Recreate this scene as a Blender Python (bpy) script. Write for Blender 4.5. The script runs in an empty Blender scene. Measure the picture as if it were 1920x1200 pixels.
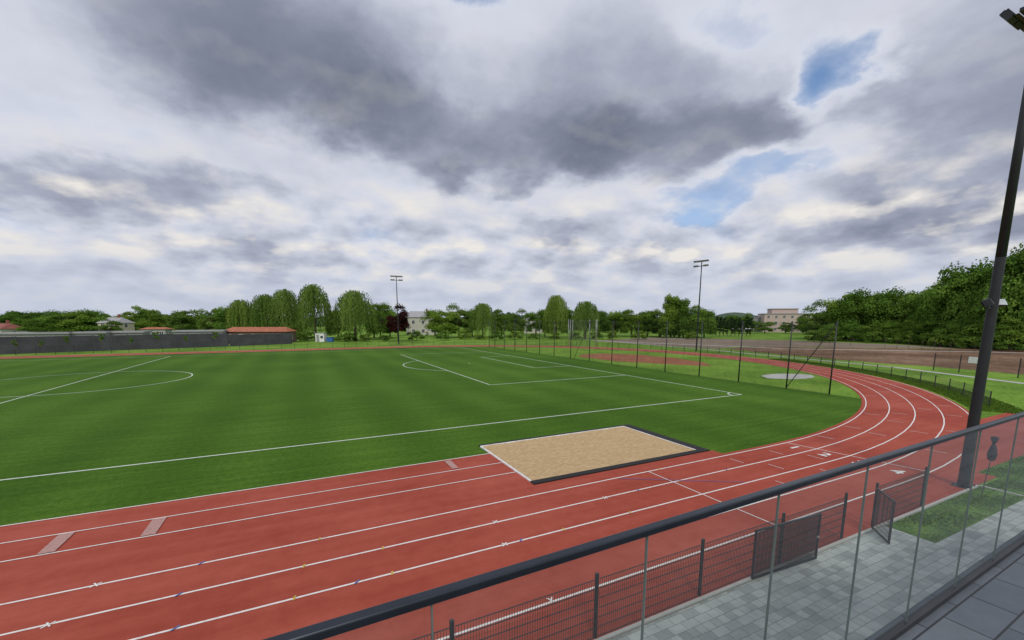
import bpy, math, random
import numpy as np
from mathutils import Vector, Matrix
random.seed(7); rng=np.random.default_rng(11)
R=math.radians
scene=bpy.context.scene
COL=scene.collection

# ------------------------------------------------------------------ helpers
def new_mat(name):
    m=bpy.data.materials.new(name); m.use_nodes=True
    nt=m.node_tree; b=nt.nodes['Principled BSDF']
    return m,nt,b
def N(nt,t,**k):
    n=nt.nodes.new(t)
    for a,v in k.items(): setattr(n,a,v)
    return n
def ramp(nt,fac,stops):
    r=N(nt,'ShaderNodeValToRGB'); e=r.color_ramp.elements
    while len(e)<len(stops): e.new(0.5)
    for i,(p,c) in enumerate(stops):
        e[i].position=p; e[i].color=(c[0],c[1],c[2],1)
    nt.links.new(fac,r.inputs[0]); return r.outputs[0]
def noise(nt,vec,scale,detail=4,rough=.55,dim='3D'):
    n=N(nt,'ShaderNodeTexNoise',noise_dimensions=dim); n.inputs['Scale'].default_value=scale
    n.inputs['Detail'].default_value=detail; n.inputs['Roughness'].default_value=rough
    if vec is not None: nt.links.new(vec,n.inputs['Vector'])
    return n
def mathn(nt,op,a,b=None,clamp=False):
    n=N(nt,'ShaderNodeMath',operation=op); n.use_clamp=clamp
    for i,v in enumerate((a,b)):
        if v is None: continue
        if isinstance(v,(int,float)): n.inputs[i].default_value=v
        else: nt.links.new(v,n.inputs[i])
    return n.outputs[0]
def mixc(nt,f,a,b,mode='MIX'):
    n=N(nt,'ShaderNodeMix',data_type='RGBA',blend_type=mode)
    for idx,v in ((0,f),(6,a),(7,b)):
        if isinstance(v,(int,float)): n.inputs[idx].default_value=v
        elif isinstance(v,tuple): n.inputs[idx].default_value=(v[0],v[1],v[2],1)
        else: nt.links.new(v,n.inputs[idx])
    return n.outputs[2]
def bump(nt,b,h,strength,dist=.02):
    n=N(nt,'ShaderNodeBump'); n.inputs['Strength'].default_value=strength; n.inputs['Distance'].default_value=dist
    nt.links.new(h,n.inputs['Height']); nt.links.new(n.outputs[0],b.inputs['Normal'])
def simple(name,c,rough=.6,metal=0,var=.15,scale=3.0,bmp=0.0):
    m,nt,b=new_mat(name)
    tc=N(nt,'ShaderNodeTexCoord')
    n=noise(nt,tc.outputs['Object'],scale,4)
    lo=tuple(x*(1-var) for x in c); hi=tuple(min(1,x*(1+var)) for x in c)
    nt.links.new(ramp(nt,n.outputs[0],[(.3,lo),(.7,hi)]),b.inputs['Base Color'])
    b.inputs['Roughness'].default_value=rough; b.inputs['Metallic'].default_value=metal
    if bmp: bump(nt,b,n.outputs[0],bmp)
    return m
def link(o): COL.objects.link(o); return o
def mesh(name,V,F,mat=None,smooth=False):
    me=bpy.data.meshes.new(name); me.from_pydata([tuple(v) for v in V],[],F); me.update()
    if mat: me.materials.append(mat)
    if smooth:
        me.polygons.foreach_set('use_smooth',[True]*len(me.polygons))
    return me
def obj(name,me,parent=None,loc=(0,0,0)):
    o=bpy.data.objects.new(name,me); link(o); o.location=loc
    if parent: o.parent=parent
    return o
def thing(o,label,cat,group=None):
    o['label']=label; o['category']=cat
    if group: o['group']=group
    return o
def empty(name,loc=(0,0,0),rz=0):
    e=bpy.data.objects.new(name,None); e.empty_display_size=.3; link(e); e.location=loc; e.rotation_euler=(0,0,rz); return e
def struct(o): o['kind']='structure'; return o
class MB:
    def __init__(s): s.V=[]; s.F=[]
    def box(s,x0,x1,y0,y1,z0,z1):
        i=len(s.V)
        s.V+=[(x0,y0,z0),(x1,y0,z0),(x1,y1,z0),(x0,y1,z0),(x0,y0,z1),(x1,y0,z1),(x1,y1,z1),(x0,y1,z1)]
        s.F+=[(i,i+3,i+2,i+1),(i+4,i+5,i+6,i+7),(i,i+1,i+5,i+4),(i+1,i+2,i+6,i+5),(i+2,i+3,i+7,i+6),(i+3,i,i+4,i+7)]
        return s
    def tube(s,p0,p1,r0,r1,n=8,caps=True):
        p0=Vector(p0);p1=Vector(p1); d=(p1-p0).normalized()
        u=d.orthogonal().normalized(); w=d.cross(u); i=len(s.V)
        for p,r in ((p0,r0),(p1,r1)):
            for k in range(n):
                a=2*math.pi*k/n; s.V.append(tuple(p+u*math.cos(a)*r+w*math.sin(a)*r))
        for k in range(n):
            k2=(k+1)%n; s.F.append((i+k,i+k2,i+n+k2,i+n+k))
        if caps: s.F.append(tuple(i+k for k in range(n))[::-1]); s.F.append(tuple(i+n+k for k in range(n)))
        return s
    def poly(s,pts,z):
        i=len(s.V); s.V+=[(p[0],p[1],z) for p in pts]; s.F.append(tuple(range(i,i+len(pts)))); return s
    def strip(s,pts,w,z,closed=False):
        n=len(pts); i=len(s.V)
        for k in range(n):
            if closed: a=pts[k-1]; b=pts[(k+1)%n]
            else: a=pts[max(k-1,0)]; b=pts[min(k+1,n-1)]
            dx,dy=b[0]-a[0],b[1]-a[1]; l=math.hypot(dx,dy); nx,ny=-dy/l*w/2,dx/l*w/2
            s.V+=[(pts[k][0]+nx,pts[k][1]+ny,z),(pts[k][0]-nx,pts[k][1]-ny,z)]
        for k in range(n if closed else n-1):
            a=i+2*k; b=i+2*((k+1)%n); s.F.append((a,a+1,b+1,b))
        return s
    def me(s,name,mat,smooth=False): return mesh(name,s.V,s.F,mat,smooth)
def bevel(o,w,seg=2):
    m=o.modifiers.new('Bevel','BEVEL'); m.width=w; m.segments=seg; m.limit_method='ANGLE'
def arc(cx,cy,r,a0,a1,n):
    return [(cx+r*math.cos(a0+(a1-a0)*i/n),cy+r*math.sin(a0+(a1-a0)*i/n)) for i in range(n+1)]

# ------------------------------------------------------------------ materials
def ground_mat(name,stops,sc_big,sc_small,bs=.6,bd=.05,mixf=.5):
    m,nt,b=new_mat(name); tc=N(nt,'ShaderNodeTexCoord'); v=tc.outputs['Object']
    big=noise(nt,v,sc_big,5,.6); sm=noise(nt,v,sc_small,4,.7)
    f=mathn(nt,'ADD',mathn(nt,'MULTIPLY',big.outputs[0],1-mixf),mathn(nt,'MULTIPLY',sm.outputs[0],mixf))
    nt.links.new(ramp(nt,f,stops),b.inputs['Base Color'])
    b.inputs['Roughness'].default_value=.95; b.inputs['Specular IOR Level'].default_value=.1
    bump(nt,b,sm.outputs[0],bs,bd); return m
M_grass=ground_mat('natural_grass',[(.36,(.06,.125,.014)),(.46,(.115,.22,.024)),(.56,(.18,.31,.04)),(.66,(.27,.28,.09))],.12,3.0)
M_verge=ground_mat('verge_grass',[(.38,(.10,.085,.04)),(.45,(.06,.12,.016)),(.54,(.10,.19,.024)),(.64,(.17,.26,.05))],.9,9.0)
M_dirt=ground_mat('bare_earth',[(.38,(.095,.055,.032)),(.5,(.165,.10,.062)),(.62,(.27,.185,.125))],.08,1.2,.9,.15)
M_gravel=ground_mat('gravel',[(.36,(.16,.12,.085)),(.64,(.28,.23,.18))],.05,1.5)
M_conc=ground_mat('concrete',[(.3,(.36,.36,.33)),(.7,(.50,.50,.47))],.4,8,.2,.01)
M_clay=ground_mat('red_clay',[(.36,(.22,.085,.045)),(.64,(.34,.15,.085))],.2,4,.3,.02)
def turf_mat():
    m,nt,b=new_mat('artificial_turf'); tc=N(nt,'ShaderNodeTexCoord'); v=tc.outputs['Object']
    mp=N(nt,'ShaderNodeMapping'); nt.links.new(v,mp.inputs[0]); mp.inputs['Scale'].default_value=(.15,2.2,1)
    streak=noise(nt,mp.outputs[0],1.2,5,.6); sm=noise(nt,v,26,3,.85); big=noise(nt,v,.07,2,.5); mid=noise(nt,v,4.5,4,.75)
    w=N(nt,'ShaderNodeTexWave',bands_direction='X'); nt.links.new(v,w.inputs[0]); w.inputs['Scale'].default_value=.065
    w.inputs['Distortion'].default_value=.5; w.inputs['Detail'].default_value=1
    f=mathn(nt,'MULTIPLY',streak.outputs[0],.16)
    f=mathn(nt,'ADD',f,mathn(nt,'MULTIPLY',sm.outputs[0],.42)); f=mathn(nt,'ADD',f,mathn(nt,'MULTIPLY',big.outputs[0],.16))
    f=mathn(nt,'ADD',f,mathn(nt,'MULTIPLY',mid.outputs[0],.22)); f=mathn(nt,'ADD',f,mathn(nt,'MULTIPLY',w.outputs[1],.035))
    nt.links.new(ramp(nt,f,[(.37,(.024,.066,.005)),(.50,(.056,.130,.010)),(.61,(.115,.21,.026))]),b.inputs['Base Color'])
    b.inputs['Roughness'].default_value=.9; b.inputs['Specular IOR Level'].default_value=.08
    bump(nt,b,sm.outputs[0],.8,.03); return m
M_turf=turf_mat()
def track_mat():
    m,nt,b=new_mat('red_tartan'); tc=N(nt,'ShaderNodeTexCoord'); v=tc.outputs['Object']
    big=noise(nt,v,.22,5,.6); sm=noise(nt,v,90,2,.8); mid=noise(nt,v,2.5,5,.7)
    mp=N(nt,'ShaderNodeMapping'); nt.links.new(v,mp.inputs[0]); mp.inputs['Scale'].default_value=(.12,1.8,1)
    st=noise(nt,mp.outputs[0],1.0,5,.6)
    f=mathn(nt,'ADD',mathn(nt,'MULTIPLY',big.outputs[0],.38),mathn(nt,'MULTIPLY',sm.outputs[0],.16))
    f=mathn(nt,'ADD',f,mathn(nt,'MULTIPLY',mid.outputs[0],.2)); f=mathn(nt,'ADD',f,mathn(nt,'MULTIPLY',st.outputs[0],.26))
    nt.links.new(ramp(nt,f,[(.37,(.26,.045,.028)),(.5,(.335,.070,.045)),(.63,(.405,.098,.068))]),b.inputs['Base Color'])
    b.inputs['Roughness'].default_value=.85; b.inputs['Specular IOR Level'].default_value=.12
    bump(nt,b,sm.outputs[0],.4,.004); return m
M_track=track_mat()
def line_mat(name,c,wear=.45):
    m,nt,b=new_mat(name); tc=N(nt,'ShaderNodeTexCoord')
    n=noise(nt,tc.outputs['Object'],9,5,.75)
    lo=tuple(x*(1-wear) for x in c)
    nt.links.new(ramp(nt,n.outputs[0],[(.32,lo),(.5,c)]),b.inputs['Base Color']); b.inputs['Roughness'].default_value=.7
    return m
M_line=line_mat('white_line_paint',(.74,.71,.68),.3)
M_fline=line_mat('white_turf_line',(.58,.64,.55),.35)
M_black=simple('black_rubber',(.012,.012,.013),.85,0,.3,20)
M_dark=simple('anthracite_steel',(.028,.030,.034),.5,.2,.2,6)
M_mast=simple('mast_paint',(.016,.017,.020),.5,.1,.2,3)
M_fence=simple('fence_wire',(.035,.037,.042),.55,.1,.2,6)
M_rail=simple('rail_steel',(.03,.036,.048),.3,.6,.15,8)
M_galv=simple('pale_metal',(.45,.46,.47),.4,.6)
M_white=simple('white_paint',(.75,.75,.74),.5)
M_bark=simple('bark',(.09,.07,.05),.9,0,.35,5,.6)
M_glasslamp=simple('lamp_glass',(.45,.48,.52),.15)
def sand_mat():
    m,nt,b=new_mat('sand'); tc=N(nt,'ShaderNodeTexCoord'); v=tc.outputs['Object']
    mp=N(nt,'ShaderNodeMapping'); nt.links.new(v,mp.inputs[0]); mp.inputs['Scale'].default_value=(1,3,1); mp.inputs['Rotation'].default_value=(0,0,.5)
    a=noise(nt,mp.outputs[0],4,5,.65); s=noise(nt,v,60,2,.8)
    f=mathn(nt,'ADD',mathn(nt,'MULTIPLY',a.outputs[0],.6),mathn(nt,'MULTIPLY',s.outputs[0],.4))
    nt.links.new(ramp(nt,f,[(.34,(.36,.24,.115)),(.5,(.51,.365,.20)),(.66,(.64,.48,.285))]),b.inputs['Base Color'])
    b.inputs['Roughness'].default_value=.95; b.inputs['Specular IOR Level'].default_value=.1; bump(nt,b,a.outputs[0],.9,.08); return m
M_sand=sand_mat()
def paver_mat():
    m,nt,b=new_mat('grey_pavers'); tc=N(nt,'ShaderNodeTexCoord'); v=tc.outputs['Object']
    br=N(nt,'ShaderNodeTexBrick'); nt.links.new(v,br.inputs[0])
    br.offset=.37; br.offset_frequency=2; br.squash=.6; br.squash_frequency=3
    for k,x in (('Color1',(.25,.27,.26,1)),('Color2',(.44,.465,.445,1)),('Mortar',(.19,.20,.19,1))): br.inputs[k].default_value=x
    for k,x in (('Scale',1.0),('Mortar Size',.006),('Mortar Smooth',.3),('Brick Width',.36),('Row Height',.21),('Bias',.2)): br.inputs[k].default_value=x
    n=noise(nt,v,1.5,6,.7)
    c=mixc(nt,.6,br.outputs[0],ramp(nt,n.outputs[0],[(.3,(.62,.64,.63)),(.7,(1.3,1.3,1.22))]),'MULTIPLY')
    nt.links.new(c,b.inputs['Base Color']); b.inputs['Roughness'].default_value=.8
    bump(nt,b,mathn(nt,'SUBTRACT',1,br.outputs[1]),.5,.01); return m
M_paver=paver_mat()
def deck_mat():
    m,nt,b=new_mat('terrace_slabs'); tc=N(nt,'ShaderNodeTexCoord'); v=tc.outputs['Object']
    br=N(nt,'ShaderNodeTexBrick'); nt.links.new(v,br.inputs[0]); br.offset=.5
    for k,x in (('Color1',(.08,.095,.115,1)),('Color2',(.115,.13,.15,1)),('Mortar',(.02,.022,.026,1))): br.inputs[k].default_value=x
    for k,x in (('Scale',1.0),('Mortar Size',.005),('Brick Width',.4),('Row Height',.2)): br.inputs[k].default_value=x
    n=noise(nt,v,6,6,.7)
    nt.links.new(mixc(nt,.5,br.outputs[0],ramp(nt,n.outputs[0],[(.3,(.7,.7,.7)),(.7,(1.2,1.2,1.2))]),'MULTIPLY'),b.inputs['Base Color'])
    b.inputs['Roughness'].default_value=.6; bump(nt,b,mathn(nt,'SUBTRACT',1,br.outputs[1]),.5,.006); return m
M_deck=deck_mat()
def glass_mat(tint=(.91,.95,.94)):
    m=bpy.data.materials.new('clear_glass'); m.use_nodes=True; nt=m.node_tree; nt.nodes.clear()
    o=N(nt,'ShaderNodeOutputMaterial'); t=N(nt,'ShaderNodeBsdfTransparent'); t.inputs[0].default_value=(*tint,1)
    g=N(nt,'ShaderNodeBsdfGlossy'); g.inputs['Roughness'].default_value=.02; g.inputs[0].default_value=(.9,.95,.95,1)
    df=N(nt,'ShaderNodeBsdfDiffuse'); df.inputs[0].default_value=(.55,.6,.6,1)
    tc=N(nt,'ShaderNodeTexCoord'); n=noise(nt,tc.outputs['Object'],3.5,4,.7)
    m0=N(nt,'ShaderNodeMixShader'); nt.links.new(mathn(nt,'MULTIPLY',n.outputs[0],.06),m0.inputs[0]); nt.links.new(t.outputs[0],m0.inputs[1]); nt.links.new(df.outputs[0],m0.inputs[2])
    fr=N(nt,'ShaderNodeFresnel'); fr.inputs[0].default_value=1.42
    mx=N(nt,'ShaderNodeMixShader'); nt.links.new(fr.outputs[0],mx.inputs[0]); nt.links.new(m0.outputs[0],mx.inputs[1]); nt.links.new(g.outputs[0],mx.inputs[2])
    nt.links.new(mx.outputs[0],o.inputs[0]); return m
M_glass=glass_mat()
M_glassedge=simple('glass_edge',(.13,.17,.16),.25)
def net_mat(name,c,alpha):
    m=bpy.data.materials.new(name); m.use_nodes=True; nt=m.node_tree; nt.nodes.clear()
    o=N(nt,'ShaderNodeOutputMaterial'); t=N(nt,'ShaderNodeBsdfTransparent'); g=N(nt,'ShaderNodeBsdfDiffuse'); g.inputs[0].default_value=(*c,1)
    tc=N(nt,'ShaderNodeTexCoord'); n=noise(nt,tc.outputs['Object'],1.2,2)
    f=mathn(nt,'MULTIPLY',n.outputs[0],alpha*2)
    mx=N(nt,'ShaderNodeMixShader'); nt.links.new(f,mx.inputs[0]); nt.links.new(t.outputs[0],mx.inputs[1]); nt.links.new(g.outputs[0],mx.inputs[2])
    nt.links.new(mx.outputs[0],o.inputs[0]); return m
M_net=net_mat('black_netting',(.02,.025,.02),.08)
M_wnet=net_mat('pale_netting',(.3,.3,.3),.06)
def leaf_mat(name,c0,c1,trans=.3):
    m=bpy.data.materials.new(name); m.use_nodes=True; nt=m.node_tree; nt.nodes.clear()
    o=N(nt,'ShaderNodeOutputMaterial'); at=N(nt,'ShaderNodeAttribute'); at.attribute_name='tone'
    c=ramp(nt,at.outputs['Fac'],[(0,c0),(1,c1)])
    oi=N(nt,'ShaderNodeObjectInfo')
    c=mixc(nt,.8,c,ramp(nt,oi.outputs['Random'],[(0,(.72,.8,.7)),(.5,(1.0,1.0,1.0)),(1,(1.4,1.22,1.0))]),'MULTIPLY')
    d=N(nt,'ShaderNodeBsdfDiffuse'); t=N(nt,'ShaderNodeBsdfTranslucent')
    nt.links.new(c,d.inputs[0]); nt.links.new(c,t.inputs[0])
    mx=N(nt,'ShaderNodeMixShader'); mx.inputs[0].default_value=trans
    nt.links.new(d.outputs[0],mx.inputs[1]); nt.links.new(t.outputs[0],mx.inputs[2]); nt.links.new(mx.outputs[0],o.inputs[0]); return m
L_green=leaf_mat('leaf_green',(.06,.125,.020),(.18,.285,.048))
L_dark=leaf_mat('leaf_dark',(.07,.15,.026),(.20,.33,.055))
L_willow=leaf_mat('leaf_willow',(.085,.155,.028),(.21,.31,.068))
L_grass=leaf_mat('grass_blade',(.08,.15,.02),(.17,.26,.045))
L_red=leaf_mat('leaf_copper',(.035,.010,.012),(.09,.03,.03))
L_cyp=leaf_mat('leaf_conifer',(.02,.05,.018),(.06,.11,.035))
L_far=leaf_mat('leaf_far_hazed',(.055,.095,.05),(.10,.16,.08))  # bluish, greyed green: distance haze put into the leaf colour
L_hill=leaf_mat('leaf_hill_hazed',(.07,.105,.085),(.11,.15,.12))  # bluer still: haze over the farther wood painted into its colour

# ------------------------------------------------------------------ world
W=bpy.data.worlds.new('World'); scene.world=W; W.use_nodes=True; nt=W.node_tree; nt.nodes.clear()
SUN_EL,SUN_AZ=R(48),R(200)    # azimuth measured clockwise from +Y
def s(r,g_,b): return tuple(((c/255+.055)/1.055)**2.4 for c in (r,g_,b))
g=nt
tc=N(nt,'ShaderNodeTexCoord'); d=tc.outputs['Generated']
sp=N(g,'ShaderNodeSeparateXYZ'); g.links.new(d,sp.inputs[0])
x,y,z=sp.outputs
el=mathn(g,'MULTIPLY',mathn(g,'ARCSINE',z),57.2958); az=mathn(g,'MULTIPLY',mathn(g,'ARCTAN2',x,y),57.2958)
zc=mathn(g,'ADD',mathn(g,'MAXIMUM',z,0.0),.30)
def qvec(zz):
    q=N(g,'ShaderNodeCombineXYZ'); g.links.new(mathn(g,'DIVIDE',x,zz),q.inputs[0]); g.links.new(mathn(g,'DIVIDE',y,zz),q.inputs[1]); return q.outputs[0]
q=qvec(zc); q2=qvec(mathn(g,'ADD',zc,.030))
def warp(sc,det,amp,off,rough=.5):
    o_=N(g,'ShaderNodeVectorMath',operation='ADD'); g.links.new(q,o_.inputs[0]); o_.inputs[1].default_value=off
    n=noise(g,o_.outputs[0],sc,det,rough,'2D')
    s_=N(g,'ShaderNodeVectorMath',operation='SUBTRACT'); g.links.new(n.outputs['Color'],s_.inputs[0]); s_.inputs[1].default_value=(.5,.5,.5)
    m=N(g,'ShaderNodeVectorMath',operation='MULTIPLY'); g.links.new(s_.outputs[0],m.inputs[0]); m.inputs[1].default_value=amp
    return m.outputs[0]
P=N(g,'ShaderNodeCombineXYZ'); g.links.new(az,P.inputs[0]); g.links.new(el,P.inputs[1])
v=P.outputs[0]
for w in (warp(2.0,2,(9,4.5,0),(3.1,7.7,0)),warp(6,7,(8,5.4,0),(11.3,2.9,0),.56)):
    a=N(g,'ShaderNodeVectorMath',operation='ADD'); g.links.new(v,a.inputs[0]); g.links.new(w,a.inputs[1]); v=a.outputs[0]
# (azimuth, elevation, half widths, tilt, weight, softness start)
blobs=[(-2,28,26,8.5,-.05,.34,.35),(4,25,19,6.5,-.15,.14,.1),(14,22.0,14,5.4,-.3,.22,.3),(17.5,17.6,4.5,2.6,0,.20,.3),
       (29,21.0,15,5.0,-.05,.24,.3),(43,19.8,19,4.4,0,.30,.35),(54,19.8,9,3.4,0,.12,.3),(38,26,19,7.0,0,.17,.3),(26.5,16.2,3.5,1.5,0,.16,.3),
       (75,17,14,13,0,.30,.15),(72,8.5,15,3.4,0,.12,.3),
       (-17,12.0,16,2.4,0,.16,.3),(-3,7.0,15,1.8,0,.12,.3),(-5,14.0,6,2.0,0,.16,.3),(31,11.5,7,1.4,0,.12,.3),(46,8.5,12,1.5,0,.12,.3),
       (-17,17.5,14,3.2,.1,-.08,.2),(53,28.8,8,3.2,-.3,-.20,.2),(8,10.5,7,2,0,-.08,.2),
       (60.5,22.2,5.2,4.0,.5,-.60,.0),(55,15.0,15,2.9,.14,-.32,.0),(48,12.0,6,1.7,.1,-.22,.0),(19,34.5,6,2.2,0,-.30,.0)]
tot=None
for (a,e,ra,re,rot,w,sf) in blobs:
    mp=N(g,'ShaderNodeMapping',vector_type='TEXTURE'); g.links.new(v,mp.inputs[0])
    mp.inputs['Location'].default_value=(a,e,0); mp.inputs['Rotation'].default_value=(0,0,rot); mp.inputs['Scale'].default_value=(ra,re,1)
    ln=N(g,'ShaderNodeVectorMath',operation='LENGTH'); g.links.new(mp.outputs[0],ln.inputs[0])
    mr=N(g,'ShaderNodeMapRange',interpolation_type='SMOOTHSTEP'); g.links.new(ln.outputs['Value'],mr.inputs[0])
    mr.inputs[1].default_value=1.2; mr.inputs[2].default_value=sf; mr.inputs[3].default_value=0; mr.inputs[4].default_value=w
    tot=mr.outputs[0] if tot is None else mathn(g,'ADD',tot,mr.outputs[0])
n1=noise(g,q,1.9,6,.5,'2D').outputs[0]
nl=noise(g,q,4.2,5,.48,'2D').outputs[0]; nlb=noise(g,q2,4.2,5,.48,'2D').outputs[0]
n2=noise(g,q,18.0,4,.6,'2D').outputs[0]
lowg=N(g,'ShaderNodeMapRange',interpolation_type='SMOOTHSTEP'); g.links.new(z,lowg.inputs[0]); lowg.inputs[1].default_value=.36; lowg.inputs[2].default_value=.15; lowg.inputs[3].default_value=.16; lowg.inputs[4].default_value=1.0
T=mathn(g,'ADD',tot,mathn(g,'MULTIPLY',mathn(g,'SUBTRACT',n1,.5),.34))
T=mathn(g,'ADD',T,mathn(g,'MULTIPLY',mathn(g,'MULTIPLY',mathn(g,'SUBTRACT',nl,.5),.34),mathn(g,'ADD',lowg.outputs[0],.15)))
T=mathn(g,'ADD',T,mathn(g,'MULTIPLY',mathn(g,'SUBTRACT',n2,.5),.08))
T=mathn(g,'ADD',T,.30)
sky=N(nt,'ShaderNodeTexSky',sky_type='NISHITA'); sky.sun_disc=False; sky.sun_elevation=SUN_EL; sky.sun_rotation=SUN_AZ
sky.air_density=1.0; sky.dust_density=.4; sky.ozone_density=2
skyc=mixc(nt,1.0,sky.outputs[0],(.12,.13,.14),'MULTIPLY')
cc=ramp(nt,T,[(.05,s(184,197,222)),(.20,s(214,218,231)),(.32,s(206,210,223)),(.43,s(185,190,206)),(.56,s(157,163,181)),(.72,s(131,138,156)),(.9,s(113,120,138))])
rel=mathn(g,'MULTIPLY',mathn(nt,'SUBTRACT',nl,nlb),lowg.outputs[0])
lit=mathn(nt,'MULTIPLY',rel,4.2,True); shd=mathn(nt,'MULTIPLY',rel,-3.4,True)
cc=mixc(nt,lit,cc,s(236,232,227)); cc=mixc(nt,shd,cc,mixc(nt,1.0,cc,(.62,.64,.69),'MULTIPLY'))
mr=N(nt,'ShaderNodeMapRange',interpolation_type='SMOOTHSTEP'); nt.links.new(T,mr.inputs[0]); mr.inputs[1].default_value=-.30; mr.inputs[2].default_value=.26
col=mixc(nt,mr.outputs[0],skyc,cc)
hz=N(nt,'ShaderNodeMapRange',interpolation_type='SMOOTHSTEP'); nt.links.new(z,hz.inputs[0]); hz.inputs[1].default_value=.16; hz.inputs[2].default_value=0.0; hz.inputs[3].default_value=0; hz.inputs[4].default_value=.85
col=mixc(nt,hz.outputs[0],col,s(194,202,219))
bg=N(nt,'ShaderNodeBackground'); nt.links.new(col,bg.inputs[0]); bg.inputs[1].default_value=1.0
wo=N(nt,'ShaderNodeOutputWorld'); nt.links.new(bg.outputs[0],wo.inputs[0])
sl=bpy.data.lights.new('sun','SUN'); sl.energy=1.6; sl.angle=R(12); sl.color=(1,.94,.85)
so=bpy.data.objects.new('sun',sl); link(so)
dirv=Vector((math.sin(SUN_AZ)*math.cos(SUN_EL),math.cos(SUN_AZ)*math.cos(SUN_EL),math.sin(SUN_EL)))
so.rotation_euler=dirv.to_track_quat('Z','Y').to_euler(); so.location=dirv*60

# ------------------------------------------------------------------ ground and pitch
struct(obj('ground',MB().poly([(-1500,-1200),(1700,-1200),(1700,2000),(-1500,2000)],0).me('ground',M_grass)))
CX,CY,CL=19.7,54.5,-61.9
RI=42.2
def loop(r,n=72):
    return arc(CX,CY,r,-math.pi/2,math.pi/2,n)+arc(CL,CY,r,math.pi/2,3*math.pi/2,n)
tp=[(CL,CY+42.1),(CL,CY-42.1)]
a1=math.acos((39.0-CX)/42.1)
tp+=arc(CX,CY,42.1,-math.pi/2,-a1,24)+arc(CX,CY,42.1,a1,math.pi/2,24)
struct(obj('artificial_turf',MB().poly(tp,.010).me('artificial_turf',M_turf)))
m=MB(); inner=loop(RI-.25); outer=loop(RI+5.35); n=len(inner)
m.V=[(p[0],p[1],.026) for p in inner]+[(p[0],p[1],.026) for p in outer]
m.F=[(i,n+i,n+(i+1)%n,(i+1)%n) for i in range(n)]
struct(obj('running_track',m.me('running_track',M_track)))
m=MB(); m.poly([(CL,5.83),(24,5.83),(24,8.5),(CL,8.5)],.018)
m.poly([(CL,12.2),(7.45,12.2),(7.45,17.38),(CL,17.38)],.018)
m.poly([(7.45,12.2),(17.0,12.2),(17.0,13.12),(7.45,13.12)],.018)
m.poly([(24,6.4),(42,6.4),(42,10.2),(24,10.2)],.018)
struct(obj('track_apron',m.me('track_apron',M_track)))
for k,r in enumerate((42.2,43.47,44.75,46.05,47.35)):
    struct(obj('lane_line',MB().strip(loop(r),.058,.032,True).me('lane_line',M_line)))
m=MB()
for y_ in (14.62,15.9): m.strip([(CL,y_),(7.4,y_)],.05,.032)
m.strip([(CL,17.3),(7.4,17.3)],.06,.032)
struct(obj('runway_line',m.me('runway_line',M_line)))
m=MB(); m.strip([(21.35,12.25),(22.3,7.2)],.05,.036); m.strip([(12.2,12.3),(12.3,7.2)],.04,.036)
struct(obj('start_line',m.me('start_line',M_line)))
m=MB()
for k,(aa,lane) in enumerate([(-84,0),(-80,1),(-77,2),(-75,3),(-72,0),(-70,1),(-66,2),(-63,3),(-60,0),(-56,1),(-52,2),(-48,3),(-82,3),(-79,0),(-68,3),(-74,1)]):
    a=R(aa); r0=RI+lane*1.28+.15; r1=r0+.75
    m.strip([(CX+r0*math.cos(a),CY+r0*math.sin(a)),(CX+r1*math.cos(a),CY+r1*math.sin(a))],.04,.036)
for x_,y0 in ((19.3,11.1),(17.4,9.9),(15.8,8.6),(18.7,8.6),(20.2,9.9),(16.6,11.1)): m.strip([(x_,y0+.15),(x_,y0+.8)],.03,.036)
struct(obj('stagger_mark',m.me('stagger_mark',M_line)))
def cross(m,x,y,s=.085,z=.040,w=.035):
    m.strip([(x-s,y-s*.9),(x+s,y+s*.9)],w,z)
    m.strip([(x-s*.6,y+s),(x+s*.6,y-s)],w,z+.004)
m=MB()
for x_,y_ in ((-4.9,11.0),(-4.6,12.3),(4.9,11.05),(4.6,9.75),(4.5,7.2),(9,11)): cross(m,x_,y_)
struct(obj('white_tape_mark',m.me('white_tape_mark',M_line)))
M_y=line_mat('yellow_paint',(.55,.36,.05)); M_b=line_mat('blue_paint',(.07,.12,.36))
m=MB() 
for x_,y_ in ((-.3,11.02),(1.6,11.02),(1.6,9.75),(-.5,9.75),(9,9.75),(.1,12.3),(12.8,12.3),(6.5,9.75)): m.strip([(x_-.02,y_-.08),(x_+.02,y_+.08)],.045,.042)
struct(obj('yellow_tape_mark',m.me('yellow_tape_mark',M_y)))
m=MB()
for x_,y_ in ((-2.8,11.02),(-2.6,12.3),(.8,9.75),(-2.6,9.75),(5.1,9.75),(10.5,11.02),(15.2,11.02)): m.strip([(x_-.06,y_-.06),(x_+.06,y_+.06)],.04,.046)
m.strip([(10.6,12.2),(14.6,9.8)],.03,.046)
struct(obj('blue_tape_mark',m.me('blue_tape_mark',M_b)))
M_dirtyboard=line_mat('worn_board',(.42,.24,.21),.35)
for k,x_ in enumerate((-6.35,-4.25,5.35)):
    m=MB(); m.box(-.17,.17,-.58,.58,0,.012)
    for sy_ in (-.45,.45): m.tube((0,sy_,.012),(0,sy_,.016),.03,.03,8)
    o=obj('takeoff_board',m.me('takeoff_board',M_dirtyboard),loc=(x_,15.26 if k<2 else 16.6,.034))
    if k==2: o.scale=(.8,.9,1)
    thing(o,'worn pale take-off board set into the red long jump runway','take-off board','take-off boards in the runway')
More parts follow.
